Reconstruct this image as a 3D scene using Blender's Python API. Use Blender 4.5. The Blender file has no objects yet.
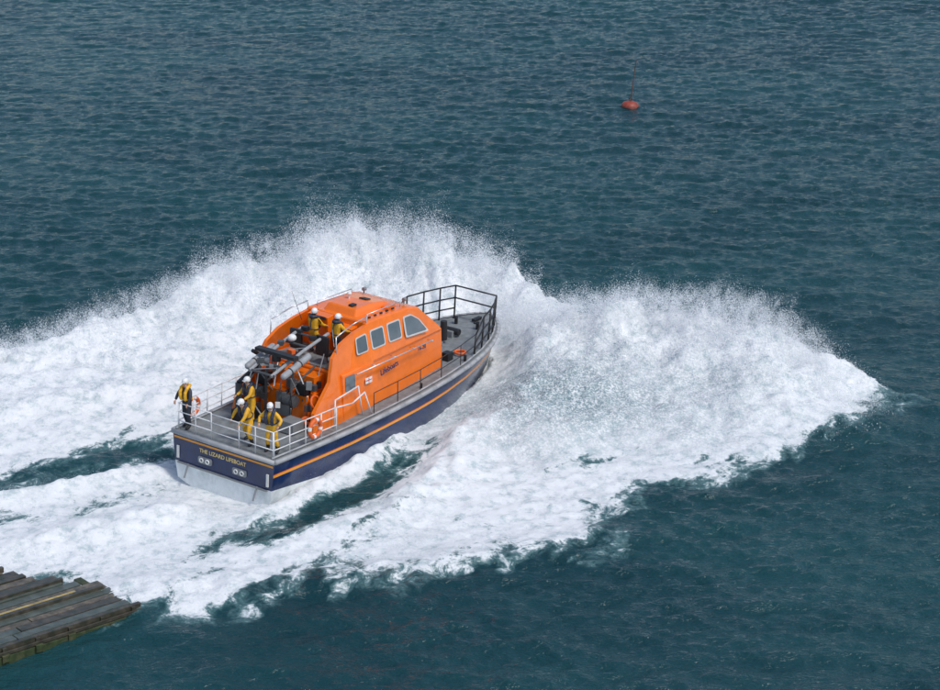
import bpy, bmesh, math, random
import numpy as np
from mathutils import Vector, Matrix
random.seed(7); rng=np.random.default_rng(11)
sc=bpy.context.scene
# ---------------------------------------------------------------- helpers
def link(o,parent=None):
    sc.collection.objects.link(o)
    if parent is not None: o.parent=parent
    return o
def empty(name,mat=None):
    e=bpy.data.objects.new(name,None); link(e)
    if mat is not None: e.matrix_world=mat
    return e
def pmat(name,col,rough=.5,metal=0,var=.12,scale=3,bump=0.0,spec=.5,coat=0,dirt=None,dirtamt=.5):
    m=bpy.data.materials.new(name); m.use_nodes=True; nt=m.node_tree; n=nt.nodes; b=n['Principled BSDF']
    tc=n.new('ShaderNodeTexCoord'); no=n.new('ShaderNodeTexNoise'); no.inputs['Scale'].default_value=scale; no.inputs['Detail'].default_value=6
    nt.links.new(tc.outputs['Object'],no.inputs['Vector'])
    mr=n.new('ShaderNodeMapRange'); mr.inputs['From Min'].default_value=.3; mr.inputs['From Max'].default_value=.7
    mr.inputs['To Min'].default_value=1-var; mr.inputs['To Max'].default_value=1+var
    nt.links.new(no.outputs['Fac'],mr.inputs['Value'])
    mx=n.new('ShaderNodeVectorMath'); mx.operation='SCALE'; mx.inputs[0].default_value=col
    nt.links.new(mr.outputs['Result'],mx.inputs['Scale'])
    out=mx.outputs['Vector']
    if dirt:
        n2=n.new('ShaderNodeTexNoise'); n2.inputs['Scale'].default_value=scale*.6; n2.inputs['Detail'].default_value=8; n2.inputs['Roughness'].default_value=.7
        nt.links.new(tc.outputs['Object'],n2.inputs['Vector'])
        r2=n.new('ShaderNodeMapRange'); r2.inputs['From Min'].default_value=.48; r2.inputs['From Max'].default_value=.7; r2.inputs['To Max'].default_value=dirtamt
        nt.links.new(n2.outputs['Fac'],r2.inputs['Value'])
        mm=n.new('ShaderNodeMix'); mm.data_type='RGBA'; nt.links.new(r2.outputs['Result'],mm.inputs[0]); nt.links.new(out,mm.inputs[6]); mm.inputs[7].default_value=(*dirt,1)
        out=mm.outputs[2]
    nt.links.new(out,b.inputs['Base Color'])
    b.inputs['Roughness'].default_value=rough; b.inputs['Metallic'].default_value=metal
    b.inputs['Specular IOR Level'].default_value=spec; b.inputs['Coat Weight'].default_value=coat
    if bump:
        bp=n.new('ShaderNodeBump'); bp.inputs['Strength'].default_value=bump; bp.inputs['Distance'].default_value=.02
        nt.links.new(no.outputs['Fac'],bp.inputs['Height']); nt.links.new(bp.outputs['Normal'],b.inputs['Normal'])
    return m
def mobj(name,bm,mats,parent,smooth=False,bevel=0):
    bmesh.ops.recalc_face_normals(bm,faces=bm.faces)
    me=bpy.data.meshes.new(name); bm.to_mesh(me); bm.free()
    if not isinstance(mats,(list,tuple)): mats=[mats]
    for m in mats: me.materials.append(m)
    if smooth: me.shade_smooth()
    o=bpy.data.objects.new(name,me); link(o,parent)
    if bevel:
        md=o.modifiers.new('b','BEVEL'); md.width=bevel; md.segments=2; md.limit_method='ANGLE'
    return o
def box(bm,c,s,rot=None,mi=0):
    r=bmesh.ops.create_cube(bm,size=1); vs=r['verts']
    M=Matrix.Translation(c)@(rot if rot else Matrix.Identity(4))@Matrix.Diagonal((*s,1))
    bmesh.ops.transform(bm,matrix=M,verts=vs)
    for f in set(f for v in vs for f in v.link_faces): f.material_index=mi
def tube(bm,p,q,r,r2=None,seg=8,mi=0):
    p=Vector(p);q=Vector(q);d=q-p
    if d.length<1e-5:return
    rr=bmesh.ops.create_cone(bm,cap_ends=True,segments=seg,radius1=r,radius2=r if r2 is None else r2,depth=d.length)
    M=Matrix.Translation((p+q)/2)@d.to_track_quat('Z','Y').to_matrix().to_4x4()
    bmesh.ops.transform(bm,matrix=M,verts=rr['verts'])
    for f in set(f for v in rr['verts'] for f in v.link_faces): f.material_index=mi
def path(bm,pts,r,mi=0):
    for a,b in zip(pts[:-1],pts[1:]): tube(bm,a,b,r,mi=mi)
    for a in pts[1:-1]:
        s=bmesh.ops.create_icosphere(bm,subdivisions=1,radius=r*1.02,matrix=Matrix.Translation(a))
        for f in set(f for v in s['verts'] for f in v.link_faces): f.material_index=mi
def ell(bm,c,s,rot=None,mi=0,seg=16):
    r=bmesh.ops.create_uvsphere(bm,u_segments=seg,v_segments=seg//2+2,radius=1)
    M=Matrix.Translation(c)@(rot if rot else Matrix.Identity(4))@Matrix.Diagonal((*s,1))
    bmesh.ops.transform(bm,matrix=M,verts=r['verts'])
    for f in set(f for v in r['verts'] for f in v.link_faces): f.material_index=mi; f.smooth=True
def torus(bm,c,R,r,rot,mis=(0,),seg=32,ms=10):
    ring=[]
    M=Matrix.Translation(c)@rot
    for i in range(seg):
        a=2*math.pi*i/seg; row=[]
        for j in range(ms):
            b=2*math.pi*j/ms
            row.append(bm.verts.new(M@Vector(((R+r*math.cos(b))*math.cos(a),(R+r*math.cos(b))*math.sin(a),r*math.sin(b)))))
        ring.append(row)
    for i in range(seg):
        for j in range(ms):
            f=bm.faces.new((ring[i][j],ring[(i+1)%seg][j],ring[(i+1)%seg][(j+1)%ms],ring[i][(j+1)%ms]))
            f.smooth=True; f.material_index=mis[(i*len(mis)*4//seg)%len(mis)] if len(mis)>1 else mis[0]
def rounded(pts,r,n=4):
    out=[];N=len(pts)
    for i in range(N):
        p=Vector(pts[i]);a=Vector(pts[i-1]);b=Vector(pts[(i+1)%N])
        s=p+(a-p).normalized()*r; e=p+(b-p).normalized()*r
        for k in range(n+1):
            t=k/n; out.append(s*(1-t)**2+p*2*t*(1-t)+e*t*t)
    return out
def plate(bm,pts,r,nrm,off,th,mi=0):
    P=rounded(pts,r); nrm=Vector(nrm).normalized()
    lo=[bm.verts.new(p+nrm*off) for p in P]; hi=[bm.verts.new(p+nrm*(off+th)) for p in P]
    f=bm.faces.new(hi); f.material_index=mi
    for i in range(len(P)):
        f=bm.faces.new((lo[i],lo[(i+1)%len(P)],hi[(i+1)%len(P)],hi[i])); f.material_index=mi
# ---------------------------------------------------------------- noise
_T=rng.random((256,256))
def vn(x,y,s=0):
    x=x+s*17.31;y=y+s*9.73
    xi=np.floor(x).astype(int);yi=np.floor(y).astype(int);fx=x-xi;fy=y-yi
    fx=fx*fx*(3-2*fx);fy=fy*fy*(3-2*fy)
    a=_T[xi%256,yi%256];b=_T[(xi+1)%256,yi%256];c=_T[xi%256,(yi+1)%256];d=_T[(xi+1)%256,(yi+1)%256]
    return (a*(1-fx)+b*fx)*(1-fy)+(c*(1-fx)+d*fx)*fy
def fbm(x,y,o=5,s=0,g=.5):
    t=0;a=1;n=0
    for i in range(o):
        ca,sa=math.cos(.6*i),math.sin(.6*i)
        t=t+a*(vn((x*ca-y*sa)*2**i,(x*sa+y*ca)*2**i,s+i*3)-.5)*2; n+=a; a*=g
    return t/n
def afbm(x,y,o=5,s=0,g=.5):
    t=0;a=1;n=0
    for i in range(o):
        t=t+a*(vn(x*2**i+i*5.3,y*2**i+i*3.1,s+i*3)-.5)*2; n+=a; a*=g
    return t/n
def sst(a,b,x):
    t=np.clip((x-a)/(b-a),0,1); return t*t*(3-2*t)
# ---------------------------------------------------------------- boat frame
YAW=math.radians(56); PITCH=math.radians(3.0)
BO=Vector((-8.34,64.24,0.05))
BM=Matrix.Translation(BO)@Matrix.Rotation(YAW,4,'Z')@Matrix.Rotation(PITCH,4,'Y')@Matrix.Rotation(math.radians(1.5),4,'X')
SX=[0,2,4,6,8,10,11.5,12.8,13.8,14.6,15.2,15.7,16.0,16.12]
SB=[2.2,2.3,2.38,2.4,2.4,2.32,2.18,1.95,1.66,1.32,.98,.6,.28,.05]
def hb(x): return float(np.interp(x,SX,SB))
def zd(x): return 1.7+.6*max(0,(x-3)/13)**1.6
# ---------------------------------------------------------------- sea shape
def ridge(X,Y,pts,wn,wf,p=1.5):
    best=np.zeros_like(X)
    for (x0,y0,h0),(x1,y1,h1) in zip(pts[:-1],pts[1:]):
        dx,dy=x1-x0,y1-y0;L2=dx*dx+dy*dy
        t=np.clip(((X-x0)*dx+(Y-y0)*dy)/L2,0,1)
        ex=X-x0-t*dx;ey=Y-y0-t*dy;d=np.hypot(ex,ey)
        side=dx*ey-dy*ex
        w=np.where(side<0,wn,wf)
        h=(h0+(h1-h0)*t)*np.exp(-(d/w)**p)
        best=np.maximum(best,h)
    return best
RR=[(2.0,76.6,1.4),(3.4,77.0,2.5),(5.5,76.6,2.95),(9,76.0,3.1),(11.4,74.8,3.1),(12.4,73.2,1.9),(13.4,70.6,.4)]
RL=[(1.1,79.6,1.9),(.6,81.6,3.3),(-1.5,83.0,3.9),(-5,83.5,4.0),(-9,81,3.3),(-13,77.8,2.3),(-17,75.4,1.4),(-24,72.5,1.0)]
def boatlocal(X,Y):
    dx=X-BO.x;dy=Y-BO.y;c,s=math.cos(YAW),math.sin(YAW)
    return dx*c+dy*s,-dx*s+dy*c
def polar(X,Y):
    dx=X+.5;dy=Y-74.5
    return np.hypot(dx,dy),np.arctan2(dy,dx)
def streak(X,Y,s=90,o=4):
    wx=X+.5*fbm(X*.5,Y*.5,3,s+1);wy=Y+.5*fbm(X*.5,Y*.5,3,s+2)
    r,t=polar(wx,wy)
    return afbm(t*5.5+40,r*.28,o,s,.6)
def spray_h(X,Y):
    nx=X+1.0*fbm(X*.4,Y*.4,3,5); ny=Y+1.0*fbm(X*.4,Y*.4,3,9)
    r=ridge(nx,ny,RR,3.2,1.2,1.3); l=ridge(nx,ny,RL,1.4,3.6,1.3)
    dome=1.35*np.exp(-(((nx-2.6)/3.0)**2+((ny-70.8)/3.2)**2)**1.2)
    dome2=.8*np.exp(-(((nx-8)/3.2)**2+((ny-70.5)/2.4)**2))
    h=np.maximum(np.maximum(r,l),0)+.75*dome+.6*dome2
    h=h+ridge(nx,ny,[(-11.5,73,.9),(-15,71,1.0),(-22,68.5,.9)],1.0,2.0)*.7
    lx,ly=boatlocal(X,Y)
    b=np.interp(lx,SX,SB)
    d=np.maximum(np.abs(ly)-b, np.maximum(-lx,lx-16.1))
    h=h*sst(-.1,2.6,d)
    return h
def small_h(X,Y):
    h=ridge(X,Y,[(-9.6,62.6,.3),(-11,61.6,.5),(-14.5,60,.35),(-20,59,.2)],.9,.9)
    h=h+ridge(X,Y,[(-10.9,65.8,.3),(-12.2,65.2,.35),(-14.5,64.0,.3),(-20,62,.2)],.5,.5)
    h=h+ridge(X,Y,[(5.2,61.3,.15),(2.5,60,.25),(-1,58.8,.25),(-4,57.6,.25),(-9.8,57.2,.3)],1.0,1.2)
    h=h+ridge(X,Y,[(-7,62.3,.3),(-5,64.5,.3),(-2.6,68.6,.3)],.5,.5)
    h=h+ridge(X,Y,[(-7.8,59.6,.1),(-3.5,61.8,.35),(-1.2,65,.45),(-.4,68.5,.6)],1.3,.6)
    return h
def psd(X,Y,P):
    d=np.full(X.shape,1e9);ins=np.zeros(X.shape,bool);N=len(P)
    for i in range(N):
        x0,y0=P[i];x1,y1=P[(i+1)%N];dx,dy=x1-x0,y1-y0
        t=np.clip(((X-x0)*dx+(Y-y0)*dy)/(dx*dx+dy*dy),0,1)
        d=np.minimum(d,np.hypot(X-x0-t*dx,Y-y0-t*dy))
        c=((y0>Y)!=(y1>Y))
        xi=dx*(Y-y0)/(dy if dy!=0 else 1e-9)+x0
        ins^=c&(X<xi)
    return np.where(ins,d,-d)
PF=[(1.5,80),(6,79),(10.5,78),(12.8,75),(13.9,71),(13.1,69.6),(11.0,68.0),(8.7,65.9),(6.2,64.0),(4.2,62.6),(4.9,60.8),(2.85,59.5),(-.6,58.0),(-3.65,56.8),(-7,56.2),(-10.0,56.0),(-11.6,56.6),(-14,57.2),(-17,56.8),(-26,56),(-26,74),(-20,76),(-16.5,77.5),(-13,79.5),(-9,83),(-5,85.7),(-1,85.3),(3,82)]
PH=[([(-2.3,69.4),(-1.7,66.8),(-3.4,63.2),(-7.0,60.2),(-9.4,59.6),(-7.6,61.3),(-5.2,63.7),(-4.2,66)],.85),
    ([(-10.2,69.2),(-10.3,66.8),(-11.7,66.0),(-13.9,64.6),(-19,62.8),(-19,63.6),(-13.6,66.8),(-12.4,68.2)],.82),
    ([(-19,60.6),(-13,63.0),(-10,64.9),(-9.7,64.3),(-12.5,61.9),(-19,59.8)],.4)]
def foam_mask(X,Y):
    wx=X+.9*fbm(X*.45,Y*.45,4,21);wy=Y+.9*fbm(X*.45,Y*.45,4,27)
    st=streak(X,Y,110,4)
    m=np.clip(.5+(psd(wx,wy,PF)+1.7*st)/2.6,0,1)
    lx,ly=boatlocal(wx,wy)
    m=m-.95*np.clip(afbm(lx*.16,ly*.95,5,31,.65)+.03,0,1)
    m=m-.42*np.clip(-st,0,1)
    for P,k in PH: m=m-k*np.clip(.5+(psd(wx,wy,P)+.8*afbm(lx*.3,ly*1.6,5,37,.6))/1.2,0,1)
    m=m+np.clip(spray_h(X,Y)*1.5-.3,0,1)
    for pts,w in (([(-10.6,66.0,1),(-12.2,65.2,1),(-14.5,64.0,1),(-20,62,1)],.42),([(-7,62.3,1),(-5,64.5,1),(-2.8,68.4,1)],.4),([(-8.8,63.0,1),(-11,61.6,1),(-14.5,60,1),(-20,59,1)],.9)):
        m=m+.6*ridge(wx,wy,pts,w,w)
    return np.clip(m,0,1)
def geo(a,b,s,k=1.25):
    out=[];v=a;st=s
    sg=1 if b>a else -1
    while (b-v)*sg>0:
        st*=k;v+=sg*st;out.append(v)
    return out
ys=sorted(geo(50,-3000,.15))+list(np.arange(50,100,.1))+list(np.arange(100,150,.15))+geo(150,6000,.2)
xs=sorted(geo(-40,-4000,.25))+list(np.arange(-40,-22,.2))+list(np.arange(-22,22,.1))+list(np.arange(22,40,.2))+geo(40,4000,.25)
xs=np.array(xs);ys=np.array(ys)
X,Y=np.meshgrid(xs,ys)
Z=np.zeros_like(X)
gust=.7+.6*np.clip(fbm(X*.05,Y*.09,3,3)+.5,0,1.2)
r2=random.Random(5)
for i in range(120):
    lam=.42*(3.4/.42)**(r2.random()**1.7)
    th=math.radians(-98+r2.gauss(0,30)); k=2*math.pi/lam
    amp=.0054*lam*(1 if lam<1.1 else (1.1/lam)**.8)*r2.uniform(.6,1.3)
    ph=k*(X*math.cos(th)+Y*math.sin(th))+r2.random()*6.28
    Z+=amp*np.sin(ph+.4*np.sin(ph))
fade=np.clip((230-np.hypot(X,Y-80))/80,0,1)
Z*=gust*fade
F=np.zeros_like(X);SHD=np.zeros_like(X)
reg=(X>-26)&(X<20)&(Y>50)&(Y<94)
Xr,Yr=X[reg],Y[reg]
H=spray_h(Xr,Yr); S=small_h(Xr,Yr); fm=foam_mask(Xr,Yr)
def core(X,Y,H):
    lump=fbm(X*.6,Y*.6,5,41,.6);st=streak(X,Y,90,5)
    cau=1-2*np.abs(fbm(X*.9,Y*.9,4,49,.5))
    return np.maximum(H*(.70+.28*lump+.28*st)+np.clip(H,0,1.5)*(.08*cau+.09*fbm(X*2.2,Y*2.2,4,47,.6)),0)
H2=core(Xr,Yr,H)
zz=Z[reg]*(1-.5*fm)+S*(1+.5*fbm(Xr*2,Yr*2,4,51))+H2+fm*(.03+.08*fbm(Xr*1.4,Yr*1.4,6,55,.65))
lx,ly=boatlocal(Xr,Yr);b=np.interp(lx,SX,SB)
ins=(lx>.35)&(lx<15.4)&(np.abs(ly)<b*.8)
zz=np.where(ins,-.9,zz)
near=np.exp(-np.clip(np.maximum(np.abs(ly)-b,np.maximum(-lx,lx-16)),0,9)**2/.5)
zz=zz-.12*near*(lx<1)
fm=np.clip(fm+near*.3*(lx>-.5),0,1)
st=streak(Xr,Yr,130,5)
foam_shade=np.exp(-(((Xr-3.0)/3.6)**2+((Yr-71.2)/3.6)**2)**1.3)*.95+.40*np.exp(-(((Xr-8.5)/3)**2+((Yr-71)/3)**2))+.5*np.clip(st,0,1)  # blue-grey shade painted on the camera-facing spray domes, plus radial foam streaks
Z[reg]=zz;F[reg]=fm;SHD[reg]=np.clip(foam_shade,0,1)
ny,nx=X.shape
co=np.stack([X.ravel(),Y.ravel(),Z.ravel()],1).astype(np.float32)
idx=np.arange(nx*ny).reshape(ny,nx)
q=np.stack([idx[:-1,:-1],idx[:-1,1:],idx[1:,1:],idx[1:,:-1]],-1).reshape(-1,4)
def npmesh(name,co,q,k):
    me=bpy.data.meshes.new(name)
    me.vertices.add(len(co));me.vertices.foreach_set('co',co.astype(np.float32).ravel())
    me.loops.add(q.size);me.loops.foreach_set('vertex_index',q.ravel().astype(np.int32))
    me.polygons.add(len(q));me.polygons.foreach_set('loop_start',np.arange(0,q.size,k,dtype=np.int32))
    me.update(calc_edges=True)
    return me
me=npmesh('water',co,q,4)
at=me.attributes.new('foam','FLOAT','POINT');at.data.foreach_set('value',F.ravel().astype(np.float32))
at=me.attributes.new('foam_shade','FLOAT','POINT');at.data.foreach_set('value',SHD.ravel().astype(np.float32))
me.shade_smooth()
water=bpy.data.objects.new('water',me);link(water)
m=bpy.data.materials.new('sea_water');m.use_nodes=True;nt=m.node_tree;n=nt.nodes;L=nt.links
wb=n['Principled BSDF'];out=n['Material Output']
tc=n.new('ShaderNodeTexCoord')
def noise(scale,detail=5,rough=.6,map=None,dist=0):
    t=n.new('ShaderNodeTexNoise');t.inputs['Scale'].default_value=scale;t.inputs['Detail'].default_value=detail;t.inputs['Roughness'].default_value=rough;t.inputs['Distortion'].default_value=dist
    if map:
        mp=n.new('ShaderNodeMapping');mp.inputs['Scale'].default_value=map;L.new(tc.outputs['Object'],mp.inputs['Vector']);L.new(mp.outputs['Vector'],t.inputs['Vector'])
    else: L.new(tc.outputs['Object'],t.inputs['Vector'])
    return t.outputs['Fac']
def math_(op,a,b=None,c=None,clamp=False):
    t=n.new('ShaderNodeMath');t.operation=op;t.use_clamp=clamp
    for i,v in enumerate((a,b,c)):
        if v is None: continue
        if isinstance(v,(int,float)): t.inputs[i].default_value=v
        else: L.new(v,t.inputs[i])
    return t.outputs[0]
def mrange(v,a,b,c=0,d=1,sm=True):
    t=n.new('ShaderNodeMapRange');t.interpolation_type='SMOOTHSTEP' if sm else 'LINEAR'
    L.new(v,t.inputs['Value'])
    for k,x in zip(('From Min','From Max','To Min','To Max'),(a,b,c,d)): t.inputs[k].default_value=x
    return t.outputs['Result']
att=n.new('ShaderNodeAttribute');att.attribute_name='foam'
ashd=n.new('ShaderNodeAttribute');ashd.attribute_name='foam_shade'
n1=noise(1.3,12,.72,dist=.8); n2=noise(7,6,.75)
f=math_('ADD',att.outputs['Fac'],math_('MULTIPLY',math_('SUBTRACT',n1,.5),2.0))
f=math_('ADD',f,math_('MULTIPLY',math_('SUBTRACT',n2,.5),.7))
gate=mrange(att.outputs['Fac'],.02,.22)
ff=math_('MULTIPLY',mrange(f,.38,.68),gate)
aq=math_('MULTIPLY',mrange(f,.0,.6),gate)
big=noise(.06,4,.6,(1,1.6,1))
c1=n.new('ShaderNodeMix');c1.data_type='RGBA';L.new(mrange(big,.35,.65),c1.inputs[0]);c1.inputs[6].default_value=(.006,.038,.046,1);c1.inputs[7].default_value=(.010,.056,.063,1)
c2=n.new('ShaderNodeMix');c2.data_type='RGBA';L.new(math_('MULTIPLY',aq,.75),c2.inputs[0]);L.new(c1.outputs[2],c2.inputs[6]);c2.inputs[7].default_value=(.14,.26,.265,1)
L.new(c2.outputs[2],wb.inputs['Base Color']);wb.inputs['Roughness'].default_value=.07;wb.inputs['IOR'].default_value=1.333
bn=math_('ADD',math_('MULTIPLY',noise(3.0,4,.6,(.75,1.4,1),.3),.55),math_('MULTIPLY',noise(8,3,.55,(.8,1.3,1)),.26))
bp=n.new('ShaderNodeBump');bp.inputs['Strength'].default_value=1;bp.inputs['Distance'].default_value=.17;L.new(bn,bp.inputs['Height']);L.new(bp.outputs['Normal'],wb.inputs['Normal'])
fb=n.new('ShaderNodeBsdfPrincipled');fb.inputs['Roughness'].default_value=.75;fb.inputs['Specular IOR Level'].default_value=.2
fc=n.new('ShaderNodeMix');fc.data_type='RGBA';L.new(mrange(noise(2.2,10,.75),.34,.54),fc.inputs[0]);fc.inputs[6].default_value=(.54,.63,.65,1);fc.inputs[7].default_value=(.90,.92,.93,1)
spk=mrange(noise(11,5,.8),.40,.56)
fc2=n.new('ShaderNodeMix');fc2.data_type='RGBA';L.new(math_('MULTIPLY',ashd.outputs['Fac'],spk),fc2.inputs[0]);L.new(fc.outputs[2],fc2.inputs[6]);fc2.inputs[7].default_value=(.20,.30,.32,1)  # mixes the painted shade tone into the foam colour as fine speckles
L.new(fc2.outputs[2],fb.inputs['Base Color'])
bp2=n.new('ShaderNodeBump');bp2.inputs['Strength'].default_value=.8;bp2.inputs['Distance'].default_value=.10;L.new(noise(5,9,.8),bp2.inputs['Height']);L.new(bp2.outputs['Normal'],fb.inputs['Normal'])
ms=n.new('ShaderNodeMixShader');L.new(ff,ms.inputs[0]);L.new(wb.outputs[0],ms.inputs[1]);L.new(fb.outputs[0],ms.inputs[2]);L.new(ms.outputs[0],out.inputs['Surface'])
me.materials.append(m)
# ---------------------------------------------------------------- spray (fine droplets, one mesh)
P=[];SZ=[]
def add(x,y,z,s):
    lx,ly=boatlocal(x,y);b=np.interp(lx,SX,SB)
    d=np.maximum(np.abs(ly)-b,np.maximum(-lx,lx-16.1))
    k=(z>-.1)&(d>.15)
    P.append(np.stack([x[k],y[k],z[k]],1));SZ.append(s[k])
N=4600000
x=rng.uniform(-25,16,N);y=rng.uniform(57,89,N)
h=spray_h(x,y);keep=(h*.31)**1.6>rng.random(N)+.02
x,y,h=x[keep],y[keep],h[keep]
mod=np.clip(.85+fbm(x*1.1,y*1.1,5,61,.6)*1.7+1.1*streak(x,y,90,5),.12,2.6)
e=rng.gamma(1.25,.85,len(x))
z=core(x,y,h)-.05+e*(.03+.125*h)*mod
add(x,y,z,rng.uniform(.010,.040,len(x))*np.clip(1.25-.22*e,.35,1.2))
def jets(pts,nj,outx,per=170,hs=1.0):
    pts=np.array(pts);seg=np.hypot(*(pts[1:,:2]-pts[:-1,:2]).T);cum=np.r_[0,np.cumsum(seg)]
    for j in range(nj):
        s=rng.random()*cum[-1];bx=np.interp(s,cum,pts[:,0]);by=np.interp(s,cum,pts[:,1]);bh=np.interp(s,cum,pts[:,2])
        t=rng.random(per)**1.1
        ang=math.atan2(outx[1],outx[0])+rng.normal(0,.7)
        vo_=rng.uniform(.1,1.2)*hs;vz=rng.uniform(.1,.8)*bh*.42*hs
        st=bh*rng.uniform(.5,.88)
        ox,oy=rng.normal(0,.6,2)
        px=bx+ox+math.cos(ang)*vo_*t;py=by+oy+math.sin(ang)*vo_*t
        pz=st+vz*(2.0*t-2.1*t*t)
        sp=.04+.18*t
        add(px+rng.normal(0,1,per)*sp,py+rng.normal(0,1,per)*sp,pz+rng.normal(0,1,per)*sp,rng.uniform(.010,.030,per)*(1.15-.65*t))
jets(RR,1200,(.5,.6));jets(RL,1300,(-.3,.8))
jets([(11,76,1.6),(12.6,73.2,1.3),(13.6,70.6,.5)],260,(1,-.1),hs=1.1)
jets([(1.8,77.5,1.6),(1.2,79.5,2.0)],150,(.8,.4))
N=170000
x=rng.uniform(-22,15,N);y=rng.uniform(56,82,N);fmk=foam_mask(x,y);k=fmk>rng.random(N)*.5+.5
x,y=x[k],y[k];hh=spray_h(x,y);add(x,y,small_h(x,y)+core(x,y,hh)+rng.exponential(.07,len(x))*np.clip(1+1.5*fbm(x,y,4,71),.1,3),rng.uniform(.008,.024,len(x)))
P=np.concatenate(P);SZ=np.concatenate(SZ);N=len(P)
print('droplets',N)
v=rng.normal(size=(N,3,3));v/=np.linalg.norm(v,axis=2,keepdims=True)
co=(P[:,None,:]+v*SZ[:,None,None]).reshape(-1,3)
sme=npmesh('sea_spray',co,np.arange(3*N).reshape(-1,3),3)
sp=bpy.data.materials.new('spray_droplets');sp.use_nodes=True;nt=sp.node_tree;n=nt.nodes
n.remove(n['Principled BSDF'])
df=n.new('ShaderNodeBsdfDiffuse');df.inputs[0].default_value=(.94,.95,.96,1);tr=n.new('ShaderNodeBsdfTranslucent');tr.inputs[0].default_value=(.94,.95,.96,1)
mx=n.new('ShaderNodeMixShader');mx.inputs[0].default_value=.45;nt.links.new(df.outputs[0],mx.inputs[1]);nt.links.new(tr.outputs[0],mx.inputs[2]);nt.links.new(mx.outputs[0],n['Material Output'].inputs[0])
sme.materials.append(sp)
link(bpy.data.objects.new('sea_spray',sme))
# ---------------------------------------------------------------- materials
ORG=pmat('orange_paint',(.92,.19,.008),.22,var=.06,coat=.5,dirt=(.6,.11,.008),dirtamt=.3)
NAVY=pmat('navy_hull_paint',(.004,.020,.085),.25,var=.2,coat=.3,dirt=(.012,.035,.10),dirtamt=.3)
STR=pmat('yellow_orange_stripe',(.85,.33,.03),.4,var=.08)
RED=pmat('red_stripe',(.5,.03,.02),.4)
WHT=pmat('white_paint',(.75,.75,.73),.45,var=.07,dirt=(.4,.38,.33),dirtamt=.35)
BOT=pmat('hull_bottom',(.78,.80,.79),.5,var=.1,dirt=(.40,.44,.43),dirtamt=.5)
DECK=pmat('grey_deck',(.20,.215,.22),.75,var=.18,scale=5,bump=.3,dirt=(.11,.12,.12),dirtamt=.6)
FEN=pmat('grey_fender',(.36,.37,.38),.6,var=.12)
GREY=pmat('mid_grey',(.24,.25,.26),.5,metal=.2)
LGR=pmat('light_grey_rubber',(.30,.31,.32),.6,var=.15,scale=6)
DGR=pmat('dark_grey_frame',(.07,.075,.08),.5,var=.2)
BLK=pmat('black_rubber',(.018,.018,.02),.5,var=.2)
STL=pmat('stainless_rail',(.62,.63,.64),.3,metal=.6)
WRL=pmat('white_rail',(.72,.72,.72),.35)
GLS=pmat('window_glass',(.09,.12,.14),.05,spec=.9,coat=1)
FRM=pmat('window_frame',(.55,.55,.53),.4)
YEL=pmat('yellow_oilskin',(.80,.42,.02),.55,var=.15,scale=9,bump=.4,dirt=(.45,.22,.02),dirtamt=.4)
DNV=pmat('dark_drysuit',(.02,.025,.04),.6,var=.2,scale=9,bump=.3)
LJR=pmat('lifejacket_orange',(.75,.13,.02),.6,var=.15,scale=12)
LJB=pmat('lifejacket_navy',(.03,.035,.06),.6,var=.15,scale=12)
SKN=pmat('skin',(.55,.30,.20),.5,var=.08)
HLM=pmat('white_helmet',(.80,.80,.79),.3,var=.04,coat=.4)
HAIR=pmat('brown_hair',(.06,.035,.02),.7)
BOOT=pmat('boot_rubber',(.02,.02,.022),.5)
TXT=pmat('yellow_lettering',(.85,.62,.25),.5)
# ---------------------------------------------------------------- lifeboat
boat=empty('lifeboat',BM)
bm=bmesh.new()
rowsZ=lambda x:[(-.65+1.35*max(0,(x-10)/6.1)**2.2,0.0),
  (.0+.95*max(0,(x-8)/8.1)**2, .90-.45*max(0,(x-9)/7.1)),
  ((.60-.35*min(1,x/4))+.80*max(0,(x-8)/8.1)**1.8,.955-.30*max(0,(x-9)/7.1)),
  (zd(x)-.62,.985-.14*max(0,(x-9)/7.1)),(zd(x)-.52,.988-.12*max(0,(x-9)/7.1)),(zd(x)-.49,.99-.11*max(0,(x-9)/7.1)),(zd(x)-.14,1.0),(zd(x),1.0)]
xsn=sorted(set(list(np.linspace(0,12,13))+SX+[12.3,13.3,14.2,14.9,15.45,15.85]))
secs=[]
for x in xsn:
    R=rowsZ(x);sec=[]
    for s in (1,-1):
        sec.append([bm.verts.new((x-(.35*(1-i/7) if x>15 else 0),s*hb(x)*w,z)) for i,(z,w) in enumerate(R)])
    secs.append(sec)
mi_of=[5,5,0,1,6,0,3]
for a,b2 in zip(secs[:-1],secs[1:]):
    for s in (0,1):
        for i in range(7):
            f=bm.faces.new((a[s][i],b2[s][i],b2[s][i+1],a[s][i+1]));f.material_index=mi_of[i];f.smooth=(i!=6)
    f=bm.faces.new((a[0][7],b2[0][7],b2[1][7],a[1][7]));f.material_index=4
for i in range(7):
    f=bm.faces.new((secs[0][0][i],secs[0][0][i+1],secs[0][1][i+1],secs[0][1][i]));f.material_index=[5,5,0,0,0,0,3][i]
    f=bm.faces.new((secs[-1][0][i],secs[-1][0][i+1],secs[-1][1][i+1],secs[-1][1][i]));f.material_index=mi_of[i]
bmesh.ops.remove_doubles(bm,verts=bm.verts,dist=.001)
mobj('hull',bm,[NAVY,STR,WHT,FEN,DECK,BOT,RED],boat)
bm=bmesh.new()
gx=[0.02]+[x for x in xsn if x>0]
for s in (1,-1):
    path(bm,[Vector((x,s*(hb(x)+.03),zd(x)-.05)) for x in gx],.085)
    path(bm,[Vector((x,s*(max(hb(x)-.12,.0)),zd(x)+.06)) for x in gx],.035)
path(bm,[(-.03,-2.2,1.65),(-.03,2.2,1.65)],.085)
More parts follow.
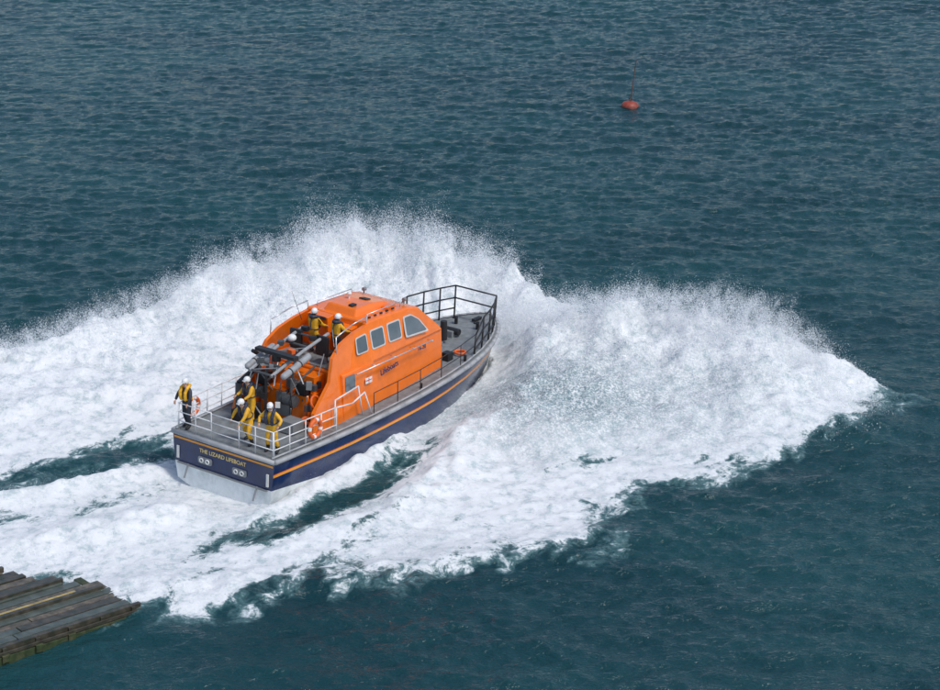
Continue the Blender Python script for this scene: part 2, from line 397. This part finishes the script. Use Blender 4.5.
mobj('gunwale_fender',bm,FEN,boat,smooth=True)
bm=bmesh.new()
for yy in (.75,-.75):
    plate(bm,[(-.0,yy-.30,.80),(0,yy+.30,.80),(0,yy+.30,1.04),(0,yy-.30,1.04)],.08,(-1,0,0),.0,.05,0)
    for k in (-.13,.13):
        torus(bm,(-.07,yy+k,.92),.07,.025,Matrix.Rotation(math.pi/2,4,'Y'),mis=(1,),seg=16,ms=6)
box(bm,(-.04,0,.58),(.08,3.9,.05),mi=0)
for yy in (-1.5,1.5): tube(bm,(-.02,yy,.62),(-.22,yy,.15),.035,mi=0)
for yy in (-1.95,1.95): box(bm,(-.03,yy,.95),(.05,.09,.45),mi=1)
box(bm,(-.008,0,1.47),(.016,4.3,.07),mi=3)
mobj('transom_fittings',bm,[GREY,WHT,BOT,STR],boat,bevel=.006)
def text(name,s,size,loc,rx,mat,ext=.004):
    c=bpy.data.curves.new(name,'FONT');c.body=s;c.size=size;c.extrude=ext;c.align_x='CENTER';c.align_y='CENTER';c.materials.append(mat);c.offset=.003
    o=bpy.data.objects.new(name,c);link(o,boat);o.matrix_local=Matrix.Translation(loc)@rx;return o
def basis(xa,ya):
    xa=Vector(xa).normalized();ya=Vector(ya).normalized();za=xa.cross(ya).normalized();ya=za.cross(xa)
    return Matrix((xa,ya,za)).transposed().to_4x4()
text('transom_name','THE LIZARD LIFEBOAT',.20,(-.012,0,1.24),basis((0,-1,0),(0,0,1)),TXT)
def yside(z): return 1.66-(z-3.4)*.25
bm=bmesh.new()
def prism(bm,prof,wfun,mi=0):
    a=[bm.verts.new((x,wfun(x,z),z)) for x,z in prof];b=[bm.verts.new((x,-wfun(x,z),z)) for x,z in prof]
    N=len(prof)
    f=bm.faces.new(a);f.material_index=mi;f=bm.faces.new(b[::-1]);f.material_index=mi
    for i in range(N):
        f=bm.faces.new((a[i],b[i],b[(i+1)%N],a[(i+1)%N]));f.material_index=mi
prism(bm,[(4.3,1.66),(10.75,1.70),(10.7,3.4),(4.3,3.4)],lambda x,z:1.78-(z-1.7)*.07-.22*max(0,(x-9.5)))
mobj('wheelhouse_lower',bm,ORG,boat,bevel=.06)
bm=bmesh.new()
prism(bm,[(6.05,3.38),(10.68,3.38),(10.45,3.62),(9.15,4.62),(8.6,4.74),(6.9,4.80),(6.05,4.80)],lambda x,z:yside(z)-.20*max(0,x-9.5)/1.2)
mobj('wheelhouse_upper',bm,ORG,boat,bevel=.07)
bm=bmesh.new()
prism(bm,[(6.2,4.74),(8.5,4.72),(8.1,4.94),(7.4,5.04),(6.4,5.04)],lambda x,z:.72-(z-4.8)*.4)
box(bm,(8.0,-.85,4.80),(.5,.35,.12));box(bm,(8.0,.85,4.80),(.5,.35,.12))
mobj('roof_housing',bm,ORG,boat,bevel=.06)
bm=bmesh.new()
tube(bm,(7.2,.3,5.03),(7.2,.3,5.20),.03,mi=0);ell(bm,(7.2,.3,5.23),(.09,.09,.07),mi=0);box(bm,(6.6,-.3,5.07),(.25,.18,.08),mi=1)
box(bm,(7.6,-.1,5.03),(.3,.3,.05),Matrix.Rotation(.2,4,'Y'),mi=1)
for s in (.9,-.9):
    tube(bm,(8.9,s,4.7),(8.9,s,4.85),.02,mi=1);tube(bm,(8.85,s,4.86),(8.98,s,4.86),.07,mi=2,seg=12)
for k in range(5): box(bm,(6.5+.35*k,-1.12,4.82),(.12,.05,.05),mi=1)
tube(bm,(9.9,-1.0,4.05),(9.55,-.3,4.38),.015,mi=1);tube(bm,(9.9,0,4.05),(9.55,.5,4.38),.015,mi=1)
mobj('roof_lamps',bm,[WHT,BLK,GREY],boat)
bm=bmesh.new()
for s in (1,-1):
    prof=[(2.55,1.66),(4.32,1.66),(4.32,3.30),(6.10,3.38),(6.10,4.70),(5.3,4.60),(4.5,4.40),(3.95,4.05),(3.6,3.3),(2.7,2.45)]
    wy=lambda z:(yside(z) if z>3.4 else 1.78-(z-1.7)*.07)
    out_=[bm.verts.new((x,s*wy(z)+s*.004,z)) for x,z in prof]
    inn=[bm.verts.new((x,s*(wy(z)-.13),z)) for x,z in prof]
    bm.faces.new(out_);bm.faces.new(inn[::-1])
    for i in range(len(prof)):
        bm.faces.new((out_[i],inn[i],inn[(i+1)%len(prof)],out_[(i+1)%len(prof)]))
bmesh.ops.triangulate(bm,faces=[f for f in bm.faces if len(f.verts)>4])
mobj('flybridge_coaming',bm,ORG,boat)
bm=bmesh.new()
box(bm,(5.2,0,3.43),(1.6,2.9,.05),mi=0)
box(bm,(5.95,.55,4.10),(.36,.9,1.3),Matrix.Rotation(-.12,4,'Y'),mi=1)
box(bm,(5.95,-.6,4.0),(.36,.7,1.1),Matrix.Rotation(-.12,4,'Y'),mi=1)
box(bm,(5.80,.55,4.62),(.3,.75,.10),Matrix.Rotation(.5,4,'Y'),mi=2)
for yy in (.55,-.6):
    box(bm,(4.75,yy,3.85),(.5,.5,.12),mi=2);box(bm,(4.52,yy,4.2),(.12,.5,.65),mi=2);tube(bm,(4.75,yy,3.45),(4.75,yy,3.8),.07,mi=3)
mobj('flybridge_fittings',bm,[DECK,ORG,BLK,GREY],boat,bevel=.02)
bm=bmesh.new()
for s in (1,-1):
    nrm=Vector((0,s*1,.25)).normalized()
    def sp_(x,z): return Vector((x,s*(yside(z)+(.004 if x<6.1 else 0)),z))
    wins=[[(5.30,3.88),(5.88,3.88),(5.88,4.42),(5.34,4.38)],[(6.2,3.86),(6.88,3.86),(6.88,4.44),(6.2,4.44)],[(7.2,3.86),(7.88,3.86),(7.88,4.44),(7.2,4.44)],[(8.22,3.80),(9.42,3.74),(9.02,4.20),(8.62,4.44),(8.22,4.44)]]
    for w in wins:
        c=Vector((sum(p[0] for p in w)/len(w),sum(p[1] for p in w)/len(w)))
        big_=[(c.x+(p[0]-c.x)*1.17+0,c.y+(p[1]-c.y)*1.17) for p in w]
        plate(bm,[sp_(*p) for p in big_],.10,nrm,.0,.022,1)
        plate(bm,[sp_(*p) for p in w],.08,nrm,.0,.030,0)
    n2_=Vector((0,s,.07)).normalized()
    def sl(x,z): return Vector((x,s*(1.784-(z-1.7)*.07),z))
    plate(bm,[sl(*p) for p in [(4.45,2.75),(5.0,2.75),(5.0,3.28),(4.45,3.28)]],.07,n2_,.0,.02,0)
a=Vector((10.45,0,3.62));bb=Vector((9.15,0,4.62));dn=(bb-a).normalized();fn=Vector((dn.z,0,-dn.x))
if fn.z<0: fn=-fn
for y0,y1 in ((-1.2,-.45),(-.35,.35),(.45,1.2)):
    p0=a+dn*.18;p1=bb-dn*.15
    plate(bm,[Vector((p0.x,y0,p0.z)),Vector((p0.x,y1,p0.z)),Vector((p1.x,y1*.93,p1.z)),Vector((p1.x,y0*.93,p1.z))],.08,fn,.0,.03,0)
mobj('wheelhouse_windows',bm,[GLS,FRM],boat)
LS=basis((1,0,0),(0,.07,1))
text('side_lettering','Lifeboats',.30,(7.0,-1.725,2.95),LS@Matrix.Rotation(.12,4,'Z'),NAVY,.006)
text('hull_number','16-20',.22,(9.0,-1.70,3.18),LS,NAVY,.006)
bm=bmesh.new()
def sl2(x,z): return Vector((x,-(1.788-(z-1.7)*.07),z))
n3=Vector((0,-1,.07))
for k,(x0,x1,z0,z1,mi) in enumerate(((5.60,5.98,2.72,2.93,0),(5.62,5.96,2.81,2.845,1),(5.775,5.81,2.74,2.91,1))):
    plate(bm,[sl2(x0,z0),sl2(x1,z0),sl2(x1,z1),sl2(x0,z1)],.01,n3,.0,.010+.003*k,mi)
mobj('house_flag',bm,[WHT,RED],boat)
bm=bmesh.new()
for s in (-1,1):
    path(bm,[(4.9,s*1.82,3.3),(4.9,s*1.88,3.34),(9.6,s*1.78,3.34)],.02)
    for x in (6,7.2,8.4,9.5): tube(bm,(x,s*1.60,3.34),(x,s*1.83,3.34),.015)
    path(bm,[(6.4,s*1.1,4.80),(6.4,s*1.1,4.96),(8.4,s*1.08,4.94),(8.4,s*1.08,4.76)],.018)
    path(bm,[(4.2,s*1.45,4.15),(4.2,s*1.42,4.75),(5.2,s*1.36,4.95),(6.1,s*1.3,5.0),(6.1,s*1.28,4.7)],.022)
mobj('grab_rails',bm,STL,boat,smooth=True)
bm=bmesh.new()
for s in (.55,-.55):
    path(bm,[(4.9,s,4.50),(3.6,s*.95,4.22),(1.9,s*.85,3.72)],.06,mi=4)
    path(bm,[(2.9,s,1.7),(2.9,s,3.3),(3.1,s,4.05)],.05,mi=6)
    path(bm,[(2.9,s,3.0),(4.2,s,3.5)],.04,mi=6)
def mz(x): return 4.50-(4.9-x)*.26
for x in (4.5,3.9,3.2,2.5,1.95): tube(bm,(x,-.54,mz(x)),(x,.54,mz(x)),.045,mi=6)
for x0,x1 in ((3.9,3.2),(3.2,2.5),(2.5,1.95)): tube(bm,(x0,-.5,mz(x0)),(x1,.5,mz(x1)),.02,mi=1)
box(bm,(2.75,0,4.22),(.26,1.7,.12),mi=0);tube(bm,(2.75,0,3.95),(2.75,0,4.2),.16,mi=0,seg=16)
ell(bm,(3.9,.25,4.42),(.16,.16,.13),mi=2)
for y0 in (-.78,.78):
    tube(bm,(2.2,y0,3.72),(3.5,y0,4.08),.12,seg=14,mi=3);ell(bm,(2.2,y0,3.72),(.12,.12,.12),mi=3);ell(bm,(3.5,y0,4.08),(.12,.12,.12),mi=3)
    for x in (2.5,3.0): tube(bm,(x,y0,3.72+(x-2.2)*.277),(x+.05,y0,3.735+(x-2.2)*.277),.127,seg=14,mi=0)
tube(bm,(5.0,.7,4.7),(4.9,1.1,5.7),.012,.006,mi=0)
tube(bm,(4.4,-1.2,4.3),(4.2,-1.25,5.0),.012,.006,mi=2)
for k,(x,yy) in enumerate(((4.7,.3),(4.3,-.35),(3.6,.5),(3.3,-.2),(2.4,.4))):
    box(bm,(x,yy,mz(x)+.10),(.18,.24,.15),Matrix.Rotation(k,4,'Z'),mi=(0,0,6,5,6)[k])
mobj('folded_mast',bm,[BLK,GREY,WHT,LGR,LGR,LJR,DGR],boat)
bm=bmesh.new()
box(bm,(3.7,0,2.2),(1.0,2.0,1.05),mi=4);box(bm,(3.95,0,3.0),(.6,1.9,.6),mi=4)
box(bm,(3.35,-.72,2.95),(.35,.42,.4),mi=0);box(bm,(3.25,.9,3.0),(.4,.4,.45),mi=0)
box(bm,(3.18,0,2.25),(.04,.6,.85),mi=1)
box(bm,(2.4,-1.0,1.95),(.6,.6,.42),mi=1);box(bm,(2.3,.95,1.92),(.8,.6,.38),mi=0)
for s in (.95,-.5):
    tube(bm,(2.85,s-.3,2.62),(2.85,s+.3,2.62),.20,seg=18,mi=5)
    for k in (-.18,.18): tube(bm,(2.85,s+k-.02,2.62),(2.85,s+k+.02,2.62),.21,seg=18,mi=0)
torus(bm,(3.3,-1.3,2.6),.22,.05,Matrix.Rotation(1.2,4,'X'),mis=(3,))
torus(bm,(3.0,-1.25,2.0),.2,.06,Matrix.Rotation(.2,4,'X'),mis=(3,))
for i in range(60):
    x=random.uniform(2.2,4.3);y_=random.uniform(-1.3,1.3);z=random.uniform(1.9,3.9)
    if i%2: box(bm,(x,y_,z),(random.uniform(.08,.25),random.uniform(.08,.3),random.uniform(.08,.3)),Matrix.Rotation(random.random(),4,'Z'),mi=random.choice([0,0,5,5,1,2,3,4]))
    else: tube(bm,(x,y_,z-.3),(x+random.uniform(-.5,.5),y_+random.uniform(-.4,.4),z+.4),.024,mi=random.choice([0,5,1,2]))
mobj('cockpit_equipment',bm,[BLK,GREY,WHT,LJR,ORG,DGR],boat,bevel=.02)
bm=bmesh.new()
tube(bm,(2.4,1.35,1.7),(2.4,1.35,2.9),.12,seg=14,mi=1);tube(bm,(2.4,1.35,2.9),(3.7,1.2,3.5),.10,mi=0);tube(bm,(2.4,1.35,2.3),(3.1,1.25,3.15),.045,mi=2)
tube(bm,(3.7,1.2,3.5),(3.0,1.25,3.95),.07,mi=0)
mobj('deck_crane',bm,[BLK,DGR,STL],boat)
bm=bmesh.new()
def stan(x,s,h,ins=.12): return Vector((x,s*(hb(x)-ins),zd(x))),Vector((x,s*(hb(x)-ins-.03),zd(x)+h))
def railrun(xs_,s,h,r,mi,levels=(1,.55)):
    prev=None
    for x in xs_:
        a,b=stan(x,s,h);tube(bm,a,b,r,mi=mi)
        if prev:
            for l in levels: tube(bm,prev[0].lerp(prev[1],l),a.lerp(b,l),r*.9,mi=mi)
        prev=(a,b)
railrun([.12,.9,1.7,2.5,3.3],-1,.95,.022,0,(1,.66,.33));railrun([.12,.9,1.7,2.5,3.3,4.2],1,.95,.022,0,(1,.66,.33))
for s in (-1,1):
    path(bm,[(3.3,s*2.22,2.65),(4.2,s*2.22,2.55),(4.9,s*2.2,2.75),(5.4,s*2.2,1.75)],.026,mi=0)
    path(bm,[(3.6,s*1.92,1.75),(3.6,s*1.92,2.75),(4.9,s*1.92,2.9),(5.2,s*1.92,1.75)],.026,mi=0)
for y_ in [-2.05,-1.3,-.6,.6,1.3,2.05]: tube(bm,(.12,y_,1.7),(.09,y_,2.65),.022,mi=0)
for l in (2.65,2.34,2.02):
    tube(bm,(.10,-2.07,l),(.10,-.6,l),.020,mi=0);tube(bm,(.10,.6,l),(.10,2.07,l),.020,mi=0);tube(bm,(.10,-.6,l-.03),(.10,.6,l-.03),.016,mi=0)
fx=[5.4,6.8,8.2,9.6,11.0,12.2]
railrun(fx,-1,.85,.017,1,(1,.5));railrun(fx,1,.85,.017,1,(1,.5))
mobj('deck_rails',bm,[WRL,BLK],boat,smooth=True)
bm=bmesh.new()
def pul(x,s,h): 
    return Vector((x,s*max(hb(x)-.16,.02),zd(x))),Vector((x+.04,s*max(hb(x)-.14,.02),zd(x)+h))
prevs={}
for s in (1,-1):
    prev=None
    for x in (12.2,12.9,13.7,14.4,15.0):
        h=1.3 if x>12.5 else .85
        a,b=pul(x,s,h);tube(bm,a,b,.034)
        if prev:
            for l in (1,.62,.3): tube(bm,prev[0].lerp(prev[1],l),a.lerp(b,l),.032)
        prev=(a,b)
    prevs[s]=prev
for l in (1,.62): tube(bm,prevs[1][0].lerp(prevs[1][1],l),prevs[-1][0].lerp(prevs[-1][1],l),.032)
mobj('bow_pulpit',bm,BLK,boat,smooth=True)
bm=bmesh.new()
box(bm,(12.0,0,2.16),(.75,.75,.10),mi=0);box(bm,(13.4,0,2.22),(.5,.45,.28),mi=1);tube(bm,(13.4,-.4,2.32),(13.4,.4,2.32),.13,seg=14,mi=2)
for s in (.5,-.5): tube(bm,(14.5,s,2.15),(14.5,s,2.5),.07,mi=2);tube(bm,(14.4,s-.12,2.45),(14.4,s+.12,2.45),.035,mi=2)
box(bm,(11.3,-1.3,2.14),(.35,.3,.32),mi=2);tube(bm,(11.6,-1.9,2.0),(11.6,-1.9,2.25),.06,mi=2);tube(bm,(8.5,-2.1,1.8),(8.5,-2.1,2.05),.05,mi=2)
tube(bm,(12.6,-.2,2.2),(12.6,-.2,2.95),.16,.13,seg=14,mi=2)
box(bm,(15.2,0,2.33),(.5,.16,.10),mi=2)
torus(bm,(12.0,-1.4,2.14),.2,.05,Matrix.Identity(4),mis=(3,))
mobj('foredeck_gear',bm,[GREY,DECK,BLK,LJR],boat,bevel=.015)
bm=bmesh.new()
torus(bm,(.95,2.16,2.25),.30,.075,Matrix.Rotation(math.pi/2,4,'X'),mis=(0,0,0,1))
torus(bm,(2.1,-2.24,2.25),.30,.075,Matrix.Rotation(math.pi/2,4,'X'),mis=(0,0,0,1))
mobj('lifebuoys',bm,[LJR,WHT],boat)
# ---------------------------------------------------------------- crew
def seg_d(p,a,b):
    ab=b-a;t=max(0,min(1,(p-a).dot(ab)/ab.length_squared));return (p-a-ab*t).length
def skin(name,V,E,R,parent,matfun,mats,sub=2):
    me=bpy.data.meshes.new(name);me.from_pydata([tuple(v) for v in V],E,[]);o=bpy.data.objects.new(name,me);link(o)
    md=o.modifiers.new('s','SKIN');md.use_smooth_shade=True
    for i,r in enumerate(R): me.skin_vertices[0].data[i].radius=(r,r) if not isinstance(r,tuple) else r; me.skin_vertices[0].data[i].use_root=(i==0)
    s=o.modifiers.new('u','SUBSURF');s.levels=sub;s.render_levels=sub
    bpy.context.view_layer.update()
    ev=o.evaluated_get(bpy.context.evaluated_depsgraph_get());nm=bpy.data.meshes.new_from_object(ev)
    bpy.data.objects.remove(o)
    nm.materials.clear()
    for m_ in mats: nm.materials.append(m_)
    for p in nm.polygons: p.material_index=matfun(p.center);p.use_smooth=True
    o=bpy.data.objects.new(name,nm);link(o,parent);return o
def crew(lx,ly,lz,head,lean=0,armL=None,armR=None,knees=0,top=YEL,bot=YEL,lj=LJR,step=.0,turn=0,crouch=0):
    M=BM@Matrix.Translation((lx,ly,lz))
    pos=M.translation
    e=empty('crew_member',Matrix.Translation(pos)@Matrix.Rotation(YAW+math.radians(head),4,'Z'))
    hz=.93-crouch
    Lr=Matrix.Translation((0,0,hz))@Matrix.Rotation(math.radians(lean),4,'Y')@Matrix.Translation((0,0,-.93))
    T=lambda v:Lr@Vector(v)
    J={}
    J['pel']=Vector((0,0,hz+.02));J['sp']=T((0,0,1.14));J['ch']=T((.01,0,1.33));J['nb']=T((0,0,1.47));J['nt']=T((.015,0,1.57))
    for s,sn,arm in ((1,'L',armL),(-1,'R',armR)):
        J['sh'+sn]=T((0,s*.19,1.41));arm=arm or ((.03,s*.08,-.28),(.13,s*.03,-.50))
        J['el'+sn]=J['sh'+sn]+Vector(arm[0]);J['wr'+sn]=J['sh'+sn]+Vector(arm[1])
        J['hip'+sn]=Vector((0,s*.10,hz-.06));
        fx=s*step
        J['kn'+sn]=Vector((fx*.5+.05+crouch*1.1,s*(.13+knees*.5),.49-crouch*.25));J['an'+sn]=Vector((fx-.03,s*(.13+knees),.10));J['to'+sn]=Vector((fx+.17,s*(.15+knees),.05))
    names=['pel','sp','ch','nb','nt','shL','elL','wrL','shR','elR','wrR','hipL','knL','anL','toL','hipR','knR','anR','toR']
    ed=[('pel','sp'),('sp','ch'),('ch','nb'),('nb','nt'),('ch','shL'),('shL','elL'),('elL','wrL'),('ch','shR'),('shR','elR'),('elR','wrR'),('pel','hipL'),('hipL','knL'),('knL','anL'),('anL','toL'),('pel','hipR'),('hipR','knR'),('knR','anR'),('anR','toR')]
    rad=dict(pel=(.15,.13),sp=(.155,.125),ch=(.17,.13),nb=.085,nt=.06,sh=.088,el=.062,wr=.046,hip=.112,kn=.082,an=.068,to=.05)
    R=[rad.get(k) or rad[k[:-1]] for k in names]
    ix={k:i for i,k in enumerate(names)};segs=[(J[a],J[b_],a,b_) for a,b_ in ed]
    def mf(c):
        best=min(segs,key=lambda s_:seg_d(c,s_[0],s_[1]));k=best[3]
        if k=='nt': return 3
        if k[:2]=='to' or (k[:2]=='an' and c.z<.26): return 2
        if k[:3]=='hip' or k[:2] in('kn','an') or (k=='sp' and c.z<hz+.04): return 1
        return 0
    skin('body',[J[k] for k in names],[(ix[a],ix[b_]) for a,b_ in ed],R,e,mf,[top,bot,BOOT,SKN])
    for s,sn in ((1,'L'),(-1,'R')):
        w=J['wr'+sn];d=(w-J['el'+sn]).normalized();side=Vector((0,0,1)).cross(d)
        if side.length<.2: side=Vector((1,0,0))
        side.normalize();nn=d.cross(side).normalized();
        if nn.z>0: nn=-nn
        V=[w-d*.01,w+d*.05];E=[(0,1)];Rr=[.03,.036]
        for k,(o_,ln) in enumerate(((-.03,.062),(-.010,.075),(.010,.070),(.028,.055))):
            b0=len(V);V+=[w+d*.088+side*o_,w+d*(.088+ln*.5)+side*o_*1.15+nn*.018,w+d*(.088+ln*.75)+side*o_*1.15+nn*.05];E+=[(1,b0),(b0,b0+1),(b0+1,b0+2)];Rr+=[.012,.010,.008]
        b0=len(V);V+=[w+d*.04-side*.045+nn*.01,w+d*.075-side*.06+nn*.03,w+d*.10-side*.05+nn*.045];E+=[(1,b0),(b0,b0+1),(b0+1,b0+2)];Rr+=[.014,.011,.009]
        skin('hand_'+sn.lower(),V,E,Rr,e,lambda c:0,[SKN],1)
    HM=Lr@Matrix.Translation((.03,0,1.66))@Matrix.Rotation(math.radians(turn),4,'Z')@Matrix.Rotation(math.radians(-lean*.5),4,'Y')
    bm=bmesh.new()
    ell(bm,(0,0,0),(.097,.076,.118),mi=0,seg=20);ell(bm,(.035,0,-.06),(.058,.052,.055),mi=0)
    ell(bm,(.100,0,-.012),(.018,.013,.026),mi=0,seg=8)
    for s in (1,-1):
        ell(bm,(.084,s*.031,.014),(.014,.013,.009),mi=1,seg=8);ell(bm,(.0,s*.078,-.005),(.02,.010,.031),mi=0,seg=8)
    ell(bm,(.087,0,-.052),(.008,.024,.006),mi=2,seg=8)
    ell(bm,(-.025,0,-.005),(.085,.079,.095),mi=3)
    bm.transform(HM);mobj('head',bm,[SKN,BLK,RED,HAIR],e)
    bm=bmesh.new()
    r=bmesh.ops.create_uvsphere(bm,u_segments=24,v_segments=14,radius=1)
    for v in bm.verts:
        x_,y_,z_=v.co
        lo=-.12 if x_>.3 else -.55
        z_=max(z_,lo);v.co=Vector((x_*.130-.005,y_*.108,z_*.125+.035))
    bmesh.ops.remove_doubles(bm,verts=bm.verts,dist=.0005)
    for f in bm.faces: f.smooth=True
    box(bm,(.122,0,.022),(.05,.15,.012))
    for s in (1,-1): path(bm,[Vector((.02,s*.10,0)),Vector((.05,s*.06,-.11)),Vector((.055,0,-.13))],.006)
    bm.transform(HM);mobj('helmet',bm,HLM,e)
    bm=bmesh.new()
    pts=[T(p) for p in [(.15,.10,1.08),(.175,.115,1.22),(.165,.12,1.34),(.09,.135,1.47),(-.03,.12,1.53),(-.12,.05,1.52),(-.12,-.05,1.52),(-.03,-.12,1.53),(.09,-.135,1.47),(.165,-.12,1.34),(.175,-.115,1.22),(.15,-.10,1.08)]]
    for i,p in enumerate(pts):
        rr_=.065 if 1<=i<=10 else .05
        ell(bm,p,(rr_,rr_,rr_),seg=10)
        if i: tube(bm,pts[i-1],p,.06,seg=10)
    bm2=[T((.185*math.cos(a),.20*math.sin(a),1.08)) for a in np.linspace(0,2*math.pi,17)]
    path(bm,bm2,.022,mi=1)
    path(bm,[T((-.12,0,1.5)),T((-.165,0,1.3)),T((-.17,0,1.1))],.022,mi=1)
    o=mobj('lifejacket',bm,[lj,BLK],e,smooth=True)
    rm=o.modifiers.new('r','REMESH');rm.mode='VOXEL';rm.voxel_size=.012;rm.use_smooth_shade=True
    return e
rl=((.16,.08,-.22),(.36,.06,-.30));rr=((.16,-.08,-.22),(.36,-.06,-.30))
crew(.42,1.9,1.7,175,0,((.12,.12,-.24),(.24,.1,-.40)),((.12,-.12,-.24),(.24,-.1,-.40)),top=DNV,bot=DNV,lj=YEL,step=.08)
crew(.75,-.55,1.7,165,22,((.2,.1,-.2),(.4,.05,-.42)),((.1,-.2,-.2),(.25,-.2,-.42)),knees=.14,step=.12,lj=LJB,crouch=.08)
crew(.6,-1.65,1.7,190,3,((.05,.22,-.18),(.22,.2,-.32)),((.05,-.22,-.18),(.22,-.15,-.32)),knees=.06,lj=LJB,turn=20)
crew(2.1,.45,1.7,160,10,rl,rr,step=.1,lj=LJB)
crew(5.3,.35,3.46,0,5,rl,rr,top=YEL,bot=YEL,lj=LJB,crouch=.14)
crew(5.35,-.6,3.46,-10,8,rl,rr,top=YEL,bot=DNV,lj=LJB,crouch=.14)
# ---------------------------------------------------------------- slipway
WOOD=pmat('wet_timber',(.060,.052,.038),.3,var=.5,scale=4,bump=.6,dirt=(.018,.032,.018),dirtamt=.9)
WOOD2=pmat('pale_timber',(.13,.105,.075),.35,var=.5,scale=5,bump=.6,dirt=(.035,.045,.028),dirtamt=.9)
WEED=pmat('weedy_timber',(.035,.052,.018),.6,var=.5,scale=6,bump=.8,dirt=(.12,.10,.05),dirtamt=.7)
LINE=pmat('yellow_line',(.42,.32,.12),.6,var=.2,dirt=(.10,.09,.05),dirtamt=.9)
CONC=pmat('wet_concrete',(.085,.10,.085),.3,var=.3,scale=3,bump=.5,dirt=(.03,.045,.03),dirtamt=.8)
sa=math.radians(43)
slope=math.radians(3.5)
SM=Matrix.Translation((-9.85,55.9,.16))@Matrix.Rotation(sa,4,'Z')@Matrix.Rotation(slope,4,'Y')
slip=empty('slipway',SM)
bm=bmesh.new();W=4.6;Ln=30
y_=.16;i=0
while y_<W:
    w=random.choice([.2,.28,.36]);mi=random.choice([0,0,1,2]) 
    x0=random.uniform(-.5,.05)-max(0,y_-2.0)*.7
    x1=-Ln
    xb=x0
    while xb>x1:      # boards butted end to end
        ln=random.uniform(2.6,4.2);mj=mi if random.random()<.6 else random.choice([0,1,2])
        box(bm,(xb-ln/2,y_+w/2,-.05+random.uniform(-.03,.02)),(ln-.03,w-.04,.10),Matrix.Rotation(random.uniform(-.006,.006),4,'Z'),mi=mj);xb-=ln
    y_+=w;i+=1
mobj('deck_planks',bm,[WOOD,WOOD2,CONC,LINE,WEED],slip,bevel=.012)
bm=bmesh.new()
for yy,xe in ((.07,0),(1.75,-.2),(2.9,-.9),(W+.07,-1.9)): box(bm,((-Ln+xe)/2,yy,.03),(Ln+xe,.14,.18),mi=0)
for yy in (2.02,): box(bm,(-Ln/2-.5,yy,.026),(Ln-1.0,.09,.03),mi=1)
x=-.3
while x>-Ln:
    box(bm,(x,W/2-(.8 if x>-2.5 else 0),-.22),(.25,W-1.6 if x>-2.5 else W+.3,.24),mi=2);box(bm,(x,-.02,-.12),(.14,.10,.42),mi=0)
    x-=1.1
box(bm,(-Ln/2,.02,-.30),(Ln-.1,.22,.28),mi=2);box(bm,(-Ln/2,-.06,-.08),(Ln,.05,.12),mi=0)
x=-1.0
while x>-Ln:
    for yy in (.2,W-.2): tube(bm,(x,yy,-.3),(x-.3,yy,-4-0.1*-x),.16,seg=12,mi=2)
    tube(bm,(x,.2,-.5),(x-2.6,.2,-2.2),.07,mi=2);x-=3.2
mobj('slipway_beams',bm,[WOOD,LINE,WEED],slip,bevel=.015)
# ---------------------------------------------------------------- mooring buoy
by=empty('mooring_buoy',Matrix.Translation((9.05,115.7,0))@Matrix.Rotation(math.radians(4),4,'Y'))
BUO=pmat('red_buoy_paint',(.32,.055,.03),.5,var=.3,scale=4,dirt=(.07,.03,.02),dirtamt=.9)
bm=bmesh.new()
prof=[(.05,-.35),(.30,-.33),(.44,-.18),(.50,.0),(.49,.14),(.40,.27),(.22,.34),(.10,.37),(.06,.37)]
rings=[[bm.verts.new((r*math.cos(a),r*math.sin(a),z)) for a in np.linspace(0,2*math.pi,28,endpoint=False)] for r,z in prof]
for a,b_ in zip(rings[:-1],rings[1:]):
    for i in range(28): f=bm.faces.new((a[i],a[(i+1)%28],b_[(i+1)%28],b_[i]));f.smooth=True
bm.faces.new(rings[-1])
mobj('float',bm,BUO,by)
bm=bmesh.new();torus(bm,(0,0,.02),.51,.035,Matrix.Identity(4),mis=(0,));torus(bm,(0,.12,.42),.08,.018,Matrix.Rotation(math.pi/2,4,'X'),mis=(0,),seg=14,ms=6)
mobj('rubbing_band',bm,BLK,by)
bm=bmesh.new();tube(bm,(0,0,.3),(.08,0,2.75),.03,.02);box(bm,(.075,0,2.45),(.03,.14,.35));
for z in (.7,1.2): torus(bm,(.02,0,z),.035,.012,Matrix.Identity(4),mis=(0,),seg=10,ms=5)
mobj('pole',bm,pmat('rusty_pole',(.16,.07,.04),.7,var=.3),by)
# ---------------------------------------------------------------- light
SE=math.radians(56);AZ=math.radians(-40)
sd=Vector((math.cos(SE)*math.cos(AZ),math.cos(SE)*math.sin(AZ),math.sin(SE)))
w=bpy.data.worlds.new('World');sc.world=w;w.use_nodes=True;nt=w.node_tree;bg=nt.nodes['Background']
sky=nt.nodes.new('ShaderNodeTexSky');sky.sky_type='NISHITA';sky.sun_disc=False;sky.sun_elevation=SE;sky.sun_rotation=math.atan2(sd.x,sd.y)
sky.air_density=1.0;sky.dust_density=1.5;sky.ozone_density=1.0
nt.links.new(sky.outputs[0],bg.inputs[0]);bg.inputs[1].default_value=.15
sl_=bpy.data.lights.new('sun','SUN');sl_.energy=2.1;sl_.angle=math.radians(12);sl_.color=(1,.96,.9)
so=bpy.data.objects.new('sun',sl_);link(so);so.rotation_euler=sd.to_track_quat('Z','Y').to_euler();so.location=(20,30,60)
# ---------------------------------------------------------------- camera
cd=bpy.data.cameras.new('camera');cd.sensor_width=36;cd.lens=80.4;cd.clip_end=12000;cd.clip_start=1
cam=bpy.data.objects.new('camera',cd);link(cam);cam.location=(0,0,30);cam.rotation_euler=(math.radians(90-21),0,0)
sc.camera=cam
sc.view_settings.view_transform='Standard';sc.view_settings.look='None';sc.view_settings.exposure=0
